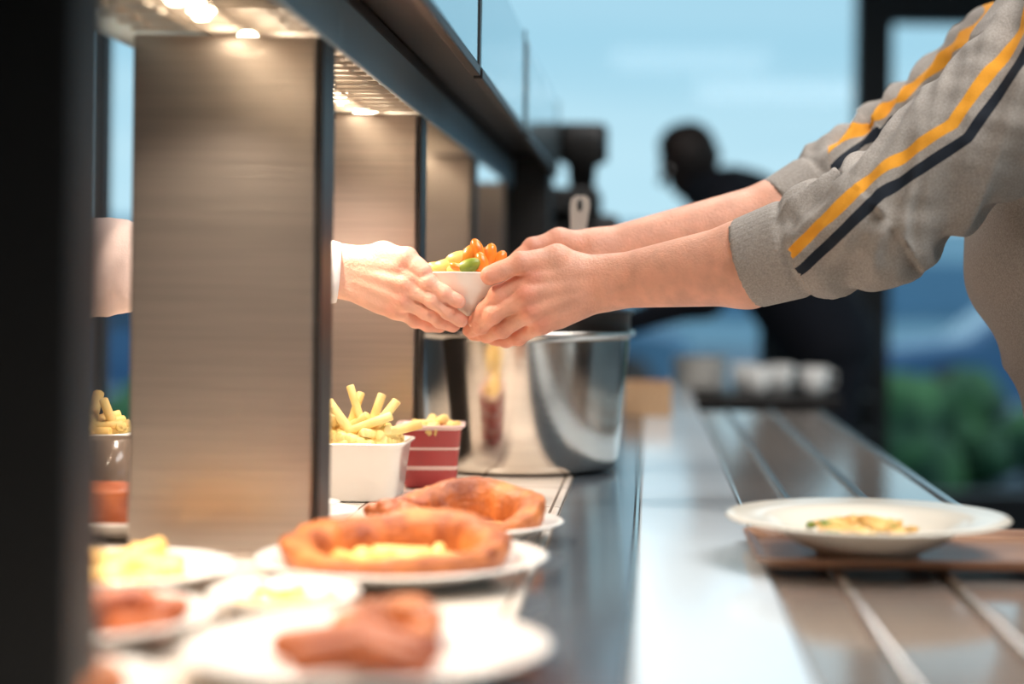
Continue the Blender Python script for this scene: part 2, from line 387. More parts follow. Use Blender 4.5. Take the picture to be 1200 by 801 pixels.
# ------------------------------------------------------------------ customer's sweatshirt
def polydist(P, pl):
    best=np.full(len(P),9.); sg=np.zeros(len(P))
    pl=np.array(pl)
    for a,b in zip(pl[:-1],pl[1:]):
        ba=b-a; t=np.clip(((P-a)@ba)/(ba@ba),0,1); q=P-(a+t[:,None]*ba); d=np.hypot(q[:,0],q[:,1])
        c=ba[0]*(P[:,1]-a[1])-ba[1]*(P[:,0]-a[0]); m=d<best; best[m]=d[m]; sg[m]=np.sign(c[m])
    return best*sg
def sweatshirt():
    h=.0040
    g=Grid((.03,1.74,.88),(.80,2.40,1.62),h)
    T=g.new()
    g.add(T,.04,(.50,2.07,1.36),(.512,2.07,1.2),.112,.118,(1,1.45,1))
    g.add(T,.04,(.512,2.07,1.2),(.625,2.07,.96),.118,.130,(1,1.4,1))
    g.add(T,.05,(.475,1.93,1.41),(.48,2.22,1.44),.088,.088)
    g.add(T,.05,(.49,2.07,1.48),(.492,2.07,1.525),.075,.062)
    arms=[((.465,1.90,1.415),(.254,1.905,1.235),(.113,1.96,1.187),.094,.066,.052),
          ((.475,2.25,1.455),(.31,2.235,1.335),(.165,2.185,1.254),.088,.062,.047)]
    for sh,el,cu,r0,r1,r2 in arms:
        sh,el,cu=map(np.array,(sh,el,cu)); u=(cu-el)/np.linalg.norm(cu-el)
        fo=g.cap(el,cu+u*.05,r1,r2-.003)
        fo=np.maximum(fo,g.plane(cu,u))
        fo=np.maximum(fo,-g.cap(cu-u*.02,cu+u*.2,r2-.007,r2-.007))
        g.add(T,.035,sh,el,r0,r1)
        T=smin(T,fo,.02)
    T=np.maximum(T,.915-g.Z)
    T=np.maximum(T,-g.cap((.50,2.07,1.545),(.50,2.07,1.7),.058,.058))
    v,f=surf(T,g)
    o=mk('sweatshirt',v,f,sweatm,customer); me=o.data
    n=np.zeros(len(v)*3); me.vertices.foreach_get('normal',n); n=n.reshape(-1,3); V=v.copy()
    rib=np.zeros(len(V)); 
    for i in range(len(V)):
        p=V[i]; side=0 if p[1]<2.07 else 1
        sh,el,cu,r0,r1,r2=arms[side]; sh,el,cu=map(np.array,(sh,el,cu))
        l1=np.linalg.norm(cu-el); u1=(el-cu)/l1; l2=np.linalg.norm(sh-el); u2=(sh-el)/l2
        t1=(p-cu)@u1; t2=(p-el)@u2
        if t2>0 and (t1>l1*.85): t=l1+t2; ax=u2; c=el+u2*t2
        else: t=t1; ax=u1; c=cu+u1*t1
        dist=np.linalg.norm(p-c)
        onarm=max(0,min(1,(.125-dist)/.02))*max(0,min(1,(l1+l2+.02-t)/.05))
        q=p-c; e1=np.array([0,-1,0.]); e1=e1-ax*(e1@ax); e1/=np.linalg.norm(e1); e2=np.cross(ax,e1)
        ca=(q@e1)/max(dist,1e-5); sa=(q@e2)/max(dist,1e-5)
        amp=0
        if onarm>0:
            cm=max(0,min(1,(t-.06)/.02))
            w=noise.noise(Vector((t*19+1.5*sa+ca*1.0,ca*.8,sa*.8+side*7)))
            w2=noise.noise(Vector((t*36-2.0*sa,ca*1.2,sa*1.2+3+side*5)))
            ridge=1-math.sqrt(w*w+.004)*2.8; eb=math.exp(-((t-l1)/.11)**2)
            amp=onarm*cm*((ridge-.35)*(.006+.007*eb)+w2*.003)
            amp+=onarm*(-.003*math.exp(-((t-.062)/.005)**2)+.004*math.exp(-((t-.085)/.016)**2))
            if t<.062: rib[i]=math.sin(math.atan2(sa,ca)*46)*.5
        ton=1-onarm
        if ton>0:
            w=noise.noise(Vector((p[0]*9+p[2]*5,p[1]*7,p[2]*9-p[0]*8)))
            amp+=ton*((.5-abs(w)*1.8)*.008)
        V[i]=p+n[i]*amp
    me.vertices.foreach_set('co',V.astype(np.float32).ravel()); me.update()
    near=np.array([(.120,1.155),(.163,1.189),(.204,1.229),(.242,1.268),(.286,1.297),(.332,1.329),(.365,1.380),(.407,1.441),(.45,1.53)])
    far=np.array([(.20,1.296),(.262,1.353),(.33,1.400),(.385,1.453),(.44,1.51),(.46,1.56)])
    st=np.ones(len(V)); XZ=v[:,[0,2]]
    dn=polydist(XZ,near); dfar=polydist(XZ,far)
    cu=np.array(arms[0][2]); u1=np.array(arms[0][1])-cu; u1/=np.linalg.norm(u1); t=(v-cu)@u1
    m=(n[:,1]<.25)&(v[:,1]<2.0); m&=(t>.0)
    ts=np.where(m,dn,1.)
    ts=np.where((t<.066)&(v[:,1]<2.07)&(v[:,0]<.25),1.,ts)
    mf=(v[:,1]>2.14)&(v[:,0]>.225); ts=np.where(mf,dfar,ts)
    me.attributes.new('stripe','FLOAT','POINT').data.foreach_set('value',ts.astype(np.float32))
    me.attributes.new('rib','FLOAT','POINT').data.foreach_set('value',rib.astype(np.float32))
sweatshirt()

# ------------------------------------------------------------------ heads, legs
def head(c, yaw, skin, hair, parent, pitch=0):
    R=Matrix.Translation(Vector(c))@Matrix.Rotation(yaw,4,'Z')@Matrix.Rotation(pitch,4,'Y')
    def tr(o):
        o.data.transform(R); o.data.update()
    pr=[((-.02,0,.035),(.0,0,.035),.082,.08,(1.05,.93,1.08)),((.03,0,-.02),(.045,0,-.068),.055,.034),
        ((.084,0,.014),(.104,0,-.018),.008,.014),((.075,.03,.03),(.075,-.03,.03),.014,.014),
        ((.0,.077,.012),(-.008,.083,-.014),.014,.009,(1,.6,1.3)),((.0,-.077,.012),(-.008,-.083,-.014),.014,.009,(1,.6,1.3)),
        ((.07,.012,-.045),(.07,-.012,-.045),.015,.015),((-.02,0,-.05),(-.04,0,-.19),.054,.06)]
    tr(blob('head',pr,.004,skin,parent,k=.016))
    h=blob('hair',[((-.026,0,.05),(-.006,0,.055),.085,.083,(1.06,.97,1.08)),((-.06,0,0),(-.05,0,-.03),.055,.045)],.004,hair,parent,k=.02,cuts=[((.05,0,.055),(.8,0,-.6))])
    tr(h)
    for s,n in ((1,'l'),(-1,'r')):
        v,f=ellg((.077,.031*s,.014),AX,[.012]*3); tr(mk('eye_'+n,v,f,eyem,parent))
        v,f=ellg((.0865,.031*s,.014),AX,[.0035,.006,.006]); tr(mk('iris_'+n,v,f,irism,parent))
        tr(tube('brow_'+n,[(.086,.016*s,.036),(.087,.032*s,.041),(.078,.048*s,.035)],[.003,.0035,.002],hair,parent))
    tr(tube('mouth',[(.078,.022,-.047),(.086,0,-.045),(.078,-.022,-.047)],[.002,.0055,.002],lipm,parent))
def legs(hip, feet, w, fdir, mat, parent, name='trousers'):
    pr=[((hip[0],hip[1]-w*.8,hip[2]-.02),(hip[0],hip[1]+w*.8,hip[2]-.02),.105,.105),((hip[0],hip[1]-w*.5,hip[2]+.06),(hip[0],hip[1]+w*.5,hip[2]+.06),.1,.1)]
    shoes=[]
    for s in (-1,1):
        hp=(hip[0],hip[1]+w*s,hip[2]-.04); kn=((hip[0]+feet[0])/2+fdir[0]*.03,hip[1]+(w+.01)*s,.5); an=(feet[0],feet[1]+(w+.02)*s,.1)
        pr+=[(hp,kn,.088,.066),(kn,an,.066,.052)]
        shoes+=[((an[0]-fdir[0]*.04,an[1],.045),(an[0]+fdir[0]*.17,an[1],.035),.04,.034)]
    blob(name,pr,.012,mat,parent,k=.03)
    for i,sh in enumerate(shoes): blob('shoe_%d'%(i+1),[sh],.008,shoem,parent,k=.01,cuts=[((0,0,.003),(0,0,-1))])
head((.505,2.07,1.70),math.pi,skinA,hairm,customer,.15)
legs((.67,2.07,.93),(.72,2.07),.095,(-1,0),denim,customer)

head((-.97,2.13,1.68),0,skinB,hairm,server,.2)
def server_body():
    pr=[((-.99,2.09,1.36),(-1.0,2.09,1.15),.11,.115,(1,1.4,1)),((-1.0,2.09,1.15),(-1.01,2.09,.92),.115,.125,(1,1.35,1)),
        ((-.98,1.94,1.42),(-.98,2.25,1.42),.07,.07),((-.98,2.1,1.46),(-.98,2.11,1.53),.07,.058)]
    pr+=[((-.94,1.93,1.39),(-.715,1.98,1.175),.076,.062),((-.715,1.98,1.175),(-.385,2.025,1.172),.062,.037)]
    pr+=[((-.98,2.28,1.40),(-1.01,2.37,1.13),.07,.056),((-1.01,2.37,1.13),(-.99,2.37,.93),.055,.045)]
    o=blob('jacket',pr,.006,pinkshirt,server,k=.03,cuts=[((-.378,2.03,1.17),(1,.1,0)),((0,0,.88),(0,0,-1))])
    me=o.data
    for vv in me.vertices:
        p=vv.co; q=noise.noise(Vector((p.x*26,p.y*9,p.z*14))); vv.co=p+vv.normal*((.5-abs(q)*2)*.006)
    me.update()
    tube('cuff',[(-.400,2.022,1.1725),(-.377,2.026,1.172),(-.369,2.028,1.1715)],[.0365,.0375,.036],whitecloth,server,seg=40)
server_body()
legs((-1.01,2.09,.90),(-1.02,2.09),.095,(1,0),darkcloth,server)
blob('left_hand',[((-.99,2.37,.90),(-.985,2.37,.83),.03,.034,(.7,1,1))]+[((-.98,2.342+.019*j,.82),(-.97,2.342+.019*j,.745+.006*abs(j-1.3)),.010,.008) for j in range(4)]+[((-.975,2.34,.87),(-.945,2.325,.81),.012,.009)],.003,skinB,server,k=.006)

# bystander in the back, bent over the far station
by=empty('bystander')
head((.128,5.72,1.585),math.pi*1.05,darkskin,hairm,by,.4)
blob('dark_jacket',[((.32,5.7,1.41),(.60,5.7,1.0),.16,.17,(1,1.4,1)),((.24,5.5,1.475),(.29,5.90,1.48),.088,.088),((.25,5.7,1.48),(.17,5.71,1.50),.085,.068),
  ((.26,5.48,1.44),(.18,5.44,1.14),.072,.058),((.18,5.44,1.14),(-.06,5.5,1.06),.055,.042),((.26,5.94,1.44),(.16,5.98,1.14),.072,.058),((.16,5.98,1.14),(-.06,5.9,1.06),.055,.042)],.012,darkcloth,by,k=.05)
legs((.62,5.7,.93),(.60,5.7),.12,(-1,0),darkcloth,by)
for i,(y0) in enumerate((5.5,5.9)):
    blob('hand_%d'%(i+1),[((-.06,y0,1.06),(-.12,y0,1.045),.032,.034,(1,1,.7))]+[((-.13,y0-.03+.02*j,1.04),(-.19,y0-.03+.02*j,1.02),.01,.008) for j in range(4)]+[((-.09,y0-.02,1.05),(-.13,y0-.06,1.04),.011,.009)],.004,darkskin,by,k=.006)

# ------------------------------------------------------------------ counter
ct=empty('serving_counter')
box('cabinet',-.74,.10,.25,4.6,.02,.872,steel_dark,ct,.004)
box('tile_top',-.76,-.1005,.2,4.65,.872,.900,tilem,ct,.002)
box('glass_strip',-.0995,-.012,.2,4.65,.872,.900,darkglass,ct,.002)
box('white_ledge',-.0075,.112,.2,4.65,.868,.900,striplam,ct,.003)
box('edge_trim',-.0118,-.0078,.2,4.65,.872,.9012,steel_bright,ct,.0005)
rl=empty('tray_rail')
box('rail_bed',.1145,.372,.2,3.75,.876,.896,railm,rl,.003)
for i,x in enumerate((.175,.272)):
    tube('rod_%d'%(i+1),[(x,.2,.898),(x,2,.898),(x,3.75,.898)],.005,rodm,rl)
box('edge',.3725,.385,.2,3.75,.866,.9,rodm,rl,.003)
for i,y in enumerate((.6,1.6,2.6,3.5)):
    v,f=merge([boxg(.102,.36,y-.01,y+.01,.84,.874),boxg(.102,.125,y-.01,y+.01,.62,.84),boxg(.34,.365,y-.012,y+.012,.0,.84)])
    mk('bracket_%d'%(i+1),v,f,steel_dark,rl,False)

# ------------------------------------------------------------------ heated gantry
gt=empty('heated_serving_gantry')
XL,XR=-.485,-.312
ys=[(.925,.981),(1.595,1.65),(2.285,2.335),(2.98,3.03),(3.68,3.73)]
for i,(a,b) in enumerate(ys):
    if i==0: box('post_%d'%(i+1),XL,XR,a,b,.9,1.44,blackm,gt,.003)  # front post: shade of its unlit face put into the black colour
    else:
        box('post_%d'%(i+1),XL,XR,a,b,.9,1.388,steel,gt,.003)
        box('post_edge_%d'%(i+1),XR+.0005,XR+.006,a-.001,b+.004,.9,1.388,steel_dark,gt,.001)
        box('foot_%d'%(i+1),XL-.01,XR+.012,a-.008,b+.01,.9,.905,steel,gt,.001)
box('canopy_top',XL-.02,XR+.012,.85,3.8,1.436,1.45,steel_dark,gt,.002)
for i,(x0,x1) in enumerate(((XL-.02,XL-.012),(XR+.0065,XR+.0115))):
    for j in range(4):
        y0=ys[j][1]+.004; y1=ys[j+1][1]+.002
        box('fascia_%d_%d'%(i,j),x0,x1,y0,y1,1.383,1.4355,fasciam,gt,.001)
bulbm=M('bulb_glow',(255,236,206),.3,emit=(255,236,206),es=22)
refl=M('lamp_tray',(170,156,142),.45,.4,.03,8)
slatm=M('lamp_guard',(170,158,146),.35,.7,.03,8)
for j in range(3):
    y0=ys[j][1]+.02; y1=ys[j+1][0]-.02
    box('lamp_tray_%d'%(j+1),XL+.01,XR-.01,y0,y1,1.424,1.43,refl,gt,.001)
    parts=[];bl=[];ny=7
    for q in range(ny*2+1):
        y=y0+(y1-y0)*q/(ny*2); parts.append(boxg(XL+.005,XR-.002,y-.0016,y+.0016,1.388,1.392))
    for x in (XL+.02,-.43,-.38,XR-.02): parts.append(boxg(x-.0015,x+.0015,y0,y1,1.3925,1.395))
    v,f=merge(parts); mk('guard_grille_%d'%(j+1),v,f,slatm,gt,False)
    for q in range(ny):
        y=y0+(y1-y0)*(q+.5)/ny
        bl.append(ellg((-.405,y,1.401),AX,[.012,.012,.009]))
        if q%2==1:
            L=bpy.data.lights.new('heat_lamp','SPOT'); L.energy=(8.5,6.5,3.2)[j]; L.color=(1,.84,.68); L.shadow_soft_size=.015
            L.spot_size=math.radians(125); L.spot_blend=.8
            lo=bpy.data.objects.new('heat_lamp_light_%d_%d'%(j,q),L); lo.location=(-.405,y,1.384); link(lo,gt)
    v,f=merge(bl); mk('bulbs_%d'%(j+1),v,f,bulbm,gt)
box('upper_shelf',-.50,-.216,.6,3.85,1.452,1.475,steel_dark,gt,.002)
for j,(a,b) in enumerate(((.7,2.02),(2.06,2.76),(2.84,3.78))):
    box('guard_panel_%d'%(j+1),-.212,-.205,a,b,1.42,1.57,panelm,gt,.002)
    box('panel_frame_%d'%(j+1),-.2145,-.2035,b,b+.012,1.408,1.575,steel_dark,gt,.001)
    box('panel_rail_%d'%(j+1),-.2145,-.2035,a,b,1.408,1.4195,steel_dark,gt,.001)
box('end_column',-.33,-.22,3.74,3.9,.9,1.45,blackm,gt,.004)

# ------------------------------------------------------------------ pot and ladle
pot=empty('soup_pot'); pc=(-.176,2.442,0)
K=1.045
lathe('pot_body',[(r*K,z) for r,z in [(0,.9025),(.120,.9025),(.127,.906),(.1295,.915),(.143,1.084),(.144,1.090),(.1505,1.091),(.152,1.0945),(.1505,1.098),(.144,1.0985)]],pc,steel_bright,pot,seg=96)
lathe('inner_pan',[(r*K,z) for r,z in [(.1445,1.0988),(.1445,1.120),(.149,1.122),(.1495,1.126),(.147,1.128),(.1405,1.128),(.138,1.120),(.134,.98),(.0,.98)]],pc,steel_dark,pot,seg=96)
lathe('soup',[(0,1.06),(.1355,1.06),(.1355,1.062),(0,1.062)],pc,M('soup',(150,92,50),.3,0,.1,20,.2,60),pot)
v=[];f=[]
path=[(-.118,2.44,1.02,.006),(-.111,2.445,1.15,.007),(-.104,2.45,1.22,.009),(-.1015,2.45,1.25,.012),(-.100,2.45,1.275,.0145),(-.0995,2.45,1.286,.013),(-.099,2.45,1.291,.007)]
for (x,y,z,w) in path:
    v+=[(x-w,y-.0015,z),(x+w,y-.0015,z),(x+w,y+.0015,z),(x-w,y+.0015,z)]
for i in range(len(path)-1):
    for k in range(4): f.append((i*4+k,i*4+(k+1)%4,(i+1)*4+(k+1)%4,(i+1)*4+k))
f+=[(3,2,1,0),tuple(len(path)*4-4+k for k in range(4))]
mk('ladle_handle',v,f,ladlem,pot,False)
lathe('ladle_hang_slot',[(.0,-.0005),(.0035,-.0005),(.0035,.0005),(0,.0005)],(0,0,0),blackm,pot,seg=16).data.transform(Matrix.Translation((-.1,2.4478,1.277))@Matrix.Scale(2.6,4,(0,0,1))@Matrix.Rotation(math.pi/2,4,'X'))
lathe('ladle_scoop',[(0,.985),(.02,.988),(.035,1.0),(.042,1.02),(.044,1.03),(.042,1.03),(.034,1.004),(.018,.992),(0,.99)],(-.145,2.44,0),ladlem,pot,seg=32)

# ------------------------------------------------------------------ fries
def friesg(c, r, z0, z1, n, up=.25, sz=.0042, ln=(.026,.040), extra=()):
    parts=[]
    L0=[]
    for i in range(n):
        a=random.uniform(0,6.28); rr=r*math.sqrt(random.random()); hh=z0+(z1-z0)*(1-(rr/r)**1.5)*random.random()
        p=Vector((c[0]+rr*math.cos(a),c[1]+rr*math.sin(a),hh))
        e=random.uniform(-.1,.3) if random.random()>up else random.uniform(.5,1.2)
        b=random.uniform(0,6.28); d=Vector((math.cos(b)*math.cos(e),math.sin(b)*math.cos(e),math.sin(e)))
        L=random.uniform(*ln)
        if abs(e)<.45:
            for sgn in (1,-1):
                q=p+d*L*sgn-Vector((c[0],c[1],p.z)); ex=math.hypot(q.x,q.y)-(r+.006)
                if ex>0: p-=Vector((q.x,q.y,0)).normalized()*ex
        else: p=p+Vector((0,0,.006))
        L0.append((p,d,L))
    for (p,d,L) in extra: L0.append((Vector(p),Vector(d).normalized(),L))
    for p,d,L in L0:
        s=d.cross(Vector((.1,.2,1))).normalized(); bend=s*random.uniform(-.003,.003)
        V=[];F=[]; w=sz*random.uniform(.9,1.25); nn=d.cross(s)
        for k,t in enumerate((-1,-.97,-.4,.4,.97,1)):
            ww=w*(.8 if abs(t)==1 else 1); q=p+d*L*t+bend*(1-t*t)
            for j in range(8):
                an=math.pi/4*j+math.pi/8; m=(abs(math.cos(an))**8+abs(math.sin(an))**8)**-.125
                V.append(tuple(q+s*(ww*m*math.cos(an))+nn*(ww*m*math.sin(an))))
        for k in range(5):
            for j in range(8): F.append((k*8+j,k*8+(j+1)%8,(k+1)*8+(j+1)%8,(k+1)*8+j))
        F+=[tuple(range(8))[::-1],tuple(40+j for j in range(8))]
        parts.append((V,F))
    return merge(parts)
def sqbowl(name,c,hb,ht,H,mat,parent,sq=6,rot=0):
    t=.003
    return lathe(name,[(0,0),(hb-.004,0),(hb,.003),(ht-.002,H-.006),(ht+.003,H-.002),(ht+.003,H),(ht-t,H),(hb-t,.006),(0,.005)],c,mat,parent,seg=80,sq=sq,rot=rot)
fr=empty('fries_dish')
sqbowl('dish',(-.350,2.065,.9008),.052,.062,.070,whitecer,fr)
v,f=friesg((-.350,2.068),.047,.972,.998,62,.08,.0050,(.028,.042),
   extra=[((-.345,2.04,1.005),(-.35,.1,1),.034),((-.352,2.05,1.000),(.25,.3,1),.030),((-.318,2.04,.992),(.55,0,.8),.034),((-.305,2.045,.982),(.9,.1,.25),.036),((-.335,2.03,.990),(.9,0,.35),.034),((-.362,2.03,.995),(-.6,0,.8),.030),((-.33,2.06,.998),(.3,.2,.9),.03)])
mk('fries',v,f,potato,fr)
fr2=empty('red_dish')
sqbowl('dish',(-.278,2.20,.9008),.033,.041,.080,checkm,fr2,sq=8,rot=.1)
v,f=friesg((-.278,2.198),.031,.974,.984,18,.0,.0048,ln=(.020,.030)); mk('fries',v,f,potato,fr2)
fr3=empty('fries_dish')
sqbowl('dish',(-.655,1.98,.9008),.055,.068,.085,whitecer,fr3)
v,f=friesg((-.655,1.98),.048,.982,1.003,50,.05,.005); mk('fries',v,f,potato,fr3)

# ------------------------------------------------------------------ plates and food in the foreground
def plate(name,c,r,mat=whitecer,h=.018,parent=None):
    return lathe(name,[(0,.001),(r*.55,.0),(r*.6,.002),(r*.66,.006),(r*.97,h),(r,h+.0015),(r*.97,h+.003),(r*.68,.0105),(r*.6,.006),(0,.006)],c,mat,parent,seg=80)
def pudding(name,c,r,H,parent,seed,tilt=.25,w0=.0145):
    V=[];F=[];n=120;m=20
    for i in range(n):
        a=2*math.pi*i/n; wob=noise.noise(Vector((math.cos(a)*1.1,math.sin(a)*1.1,seed*3.1)))
        hh=H*(1+tilt*math.sin(a)+.25*wob); R=r*(1+.05*wob)
        for j in range(m):
            b=2*math.pi*j/m
            w=w0*(1+.25*noise.noise(Vector((math.cos(a)*3,math.sin(a)*3,seed+9))))
            rr=R+math.copysign(abs(math.cos(b))**.8,math.cos(b))*w-(.010*(1-math.sin(b))*.5); z=hh*.5*(1+math.copysign(abs(math.sin(b))**.8,math.sin(b)))
            p=Vector((rr*math.cos(a),rr*math.sin(a),z)); q=noise.noise(p*70+Vector((seed,0,0)))*.002+noise.noise(p*160)*.0014
            V.append((c[0]+p.x+q*math.cos(a),c[1]+p.y+q*math.sin(a),c[2]+max(0,p.z+q*.8)))
    for i in range(n):
        for j in range(m): F.append((i*m+j,((i+1)%n)*m+j,((i+1)%n)*m+(j+1)%m,i*m+(j+1)%m))
    mk(name,V,F,golden,parent)
    lathe(name+'_base',[(0,0),(r*.9,0),(r*.9,.006),(r*.5,.008),(0,.008)],c,batter_in,parent,seg=64,amp=.002,seed=seed)
pp=empty('yorkshire_pudding_plate')
plate('plate',(-.212,1.490,.9008),.128,parent=pp)
pudding('yorkshire_pudding',(-.216,1.488,.909),.089,.031,pp,1,.34)
v,f=friesg((-.215,1.48),.05,.917,.921,16,0,.005,(.015,.025)); mk('filling',v,f,mash,pp)
pp=empty('yorkshire_pudding_plate')
plate('plate',(-.180,1.720,.9008),.098,parent=pp)
pudding('yorkshire_pudding',(-.176,1.715,.909),.064,.033,pp,5,.45)
parts=[]
for i in range(12):
    a=random.uniform(0,6.28); r=.03*random.random(); parts.append(ellg((-.245+r*math.cos(a),1.71+r*math.sin(a)*.6,.928+.010*random.random()),AX,[.013,.011,.008]))
v,f=merge(parts); mk('meat_pieces',v,f,crust,pp)
def pie(c,r,H,parent,name='pie'):
    lathe(name,[(0,0),(r*.85,0),(r,H*.75),(r*1.06,H*.8),(r*1.06,H*.88),(r*.9,H*.92),(r*.5,H*1.02),(0,H*1.05)],c,crust,parent,seg=64,amp=.003,seed=3)
e=empty('pie_plate'); plate('plate',(-.515,1.735,.9008),.086,parent=e); pie((-.548,1.73,.908),.038,.044,e)
e=empty('potato_plate'); plate('plate',(-.435,1.415,.9008),.095,parent=e)
v,f=friesg((-.445,1.405),.058,.912,.932,60,0,.007); mk('gratin_potatoes',v,f,mash,e)
def blobs(name,c,r,n,mat,parent,s=.022,z=.915):
    pts=[]
    for i in range(n):
        a=random.uniform(0,6.28); rr=r*math.sqrt(random.random()); p=(c[0]+rr*math.cos(a),c[1]+rr*math.sin(a),z+.012*random.random())
        q=(p[0]+random.uniform(-.03,.03),p[1]+random.uniform(-.02,.02),p[2]+.005); pts.append((p,q,s*random.uniform(.6,1),s*random.uniform(.5,.9)))
    return blob(name,pts,.003,mat,parent,k=.006,cuts=[((0,0,.9085),(0,0,-1))])
e=empty('sausage_plate'); plate('plate',(-.180,1.115,.9008),.12,parent=e)
for i,(a,b) in enumerate((((-.215,1.075),(-.140,1.06)),((-.235,1.115),(-.14,1.105)))):
    mid=((a[0]+b[0])/2,(a[1]+b[1])/2+.018,.922)
    blob('sausage_%d'%(i+1),[((a[0],a[1],.919),mid,.010,.012),(mid,(b[0],b[1],.919),.012,.010)],.003,crust,e,k=.005)
pudding('batter_ring',(-.175,1.165,.909),.032,.020,e,8,.3,.010)
e=empty('roast_plate'); plate('plate',(-.405,1.205,.9008),.10,parent=e)
blobs('roast_pieces',(-.378,1.19),.05,10,crust,e,.015,.913); 
e=empty('bread_plate'); plate('plate',(-.36,.99,.9008),.08,parent=e); blobs('bread_rolls',(-.345,1.0),.045,7,golden,e,.018,.915)
e=empty('chips_portion_plate'); plate('plate',(-.275,1.302,.9008),.058,parent=e)
v,f=friesg((-.275,1.302),.034,.910,.920,20,0,.005,(.014,.022)); mk('chips',v,f,mash,e)
e=empty('side_plate'); plate('plate',(-.352,1.79,.9008),.05,parent=e)
lathe('ramekin',[(0,.0),(.024,0),(.03,.02),(.031,.022),(.028,.022),(.022,.004),(0,.004)],(-.352,1.79,.9072),whitecer,e,seg=40)
e=empty('tumbler'); 
lathe('glass_body',[(0,0),(.026,0),(.032,.085),(.0305,.085),(.0245,.004),(0,.004)],(-.590,1.870,.9008),M('smoked_plastic',(120,104,92),.15,0,.05,8),e,seg=48)

# ------------------------------------------------------------------ tray with soup plate
tr=empty('food_tray')
def rrect(x0,x1,y0,y1,r,z):
    pts=[]
    for cx,cy,a0 in ((x1-r,y1-r,0),(x0+r,y1-r,90),(x0+r,y0+r,180),(x1-r,y0+r,270)):
        for k in range(9):
            a=math.radians(a0+k*11.25); pts.append((cx+r*math.cos(a),cy+r*math.sin(a),z))
    return pts
tx0,tx1,ty0,ty1=.099,.459,1.53,1.745
rings=[rrect(tx0+.010,tx1-.010,ty0+.010,ty1-.010,.016,.9045),rrect(tx0,tx1,ty0,ty1,.020,.912),rrect(tx0-.001,tx1+.001,ty0-.001,ty1+.001,.021,.9145),rrect(tx0+.003,tx1-.003,ty0+.003,ty1-.003,.018,.9145),rrect(tx0+.014,tx1-.014,ty0+.014,ty1-.014,.014,.9075)]
V=[p for r_ in rings for p in r_]; n=36; F=[]
for j in range(4):
    for i in range(n): F.append((j*n+i,j*n+(i+1)%n,(j+1)*n+(i+1)%n,(j+1)*n+i))
F+= [tuple(range(n))[::-1],tuple(4*n+i for i in range(n))]
mk('tray',V,F,traywood,tr,False)
sp=empty('soup_plate')
lathe('plate',[(0,0),(.046,0),(.05,.002),(.052,.004),(.070,.012),(.089,.026),(.095,.029),(.132,.0345),(.134,.036),(.132,.0375),(.095,.0325),(.087,.029),(.068,.016),(.048,.008),(0,.008)],(.209,1.61,.908),creamcer,sp,seg=96)
parts=[];g2=[]
for i in range(60):
    a=random.uniform(0,6.28); r=.050*math.sqrt(random.random()); d=Vector((math.cos(a*3),math.sin(a*3),random.uniform(-.2,.4))).normalized(); s=d.cross(Vector((0,0,1))).normalized()
    (g2 if i%6==0 else parts).append(ellg((.206+r*math.cos(a),1.635+r*math.sin(a),.929+.010*(1-(r/.05))*1.0),[d,s,d.cross(s)],[.010,.0045,.0035]))
v,f=merge(parts); mk('pasta_salad',v,f,mash,sp); v,f=merge(g2); mk('herbs',v,f,greenv,sp)

# ------------------------------------------------------------------ far end things
cm=empty('coffee_machine')
box('body',-.30,-.07,4.05,4.4,.9,1.34,blackm,cm,.02)
box('head_block',-.24,-.12,4.0,4.3,1.342,1.40,blackm,cm,.008)
lathe('bean_hopper',[(0,1.40),(.03,1.40),(.035,1.46),(.062,1.475),(.062,1.55),(.055,1.56),(0,1.56)],(-.165,4.15,0),blackm,cm,seg=40,sq=5)
box('drip_tray',-.28,-.09,3.93,4.045,.9,.93,steel_dark,cm,.005)
tube('spout',[(-.18,4.04,1.2),(-.18,3.99,1.19),(-.18,3.985,1.15)],.014,steel_dark,cm)
wc=empty('wooden_crate')
woodm=M('crate_wood',(186,146,108),.6,0,.12,20,.2,60,(10,1,1))
v,f=merge([boxg(-.05,.05,3.5,3.51,.901,.965),boxg(-.05,.05,3.69,3.70,.901,.965),boxg(-.05,-.04,3.511,3.689,.901,.965),boxg(.04,.05,3.511,3.689,.901,.965),boxg(-.039,.039,3.511,3.689,.901,.908)])
mk('crate',v,f,woodm,wc,False)
isl=empty('condiment_station')
box('base',.06,.50,4.7,5.15,.0,.84,framem,isl,.006)
box('top',.03,.53,4.66,5.2,.841,.875,steel_dark,isl,.004)
st=empty('plate_stack')
parts=[]
for i in range(7):
    parts.append(latheg([(0,0),(.06,0),(.085,.012),(.087,.014),(.06,.005),(0,.005)],(.15,4.9,.8765+i*.014),seg=48))
v,f=merge(parts); mk('plates',v,f,whitecer,st)
for i,(x,y) in enumerate(((.31,4.78),(.385,4.95),(.285,5.02),(.47,4.8))):
    c=empty('cup') ; lathe('cup_body',[(0,0),(.025,0),(.034,.02),(.04,.075),(.037,.075),(.03,.02),(0,.006)],(x,y,.8765),whitecer,c,seg=40)
    tube('cup_handle',[(x+.036,y,.94),(x+.058,y,.935),(x+.058,y,.905),(x+.033,y,.90)],.005,whitecer,c)
tt=empty('tray_trolley')
x0,x1=.46,.92
parts=[boxg(x,x+.03,y,y+.03,.0,1.12) for x in (x0,x1-.03) for y in (6.6,7.05)]+[boxg(x0+.031,x1-.031,6.6,7.08,z,z+.012) for z in (.15,.3,.45,.6,.75,.9,1.05)]+[boxg(x0,x1,7.081,7.09,.05,1.12),boxg(x0,x1,6.6,7.08,1.121,1.14)]
v,f=merge(parts); mk('trolley',v,f,framem,tt,False)

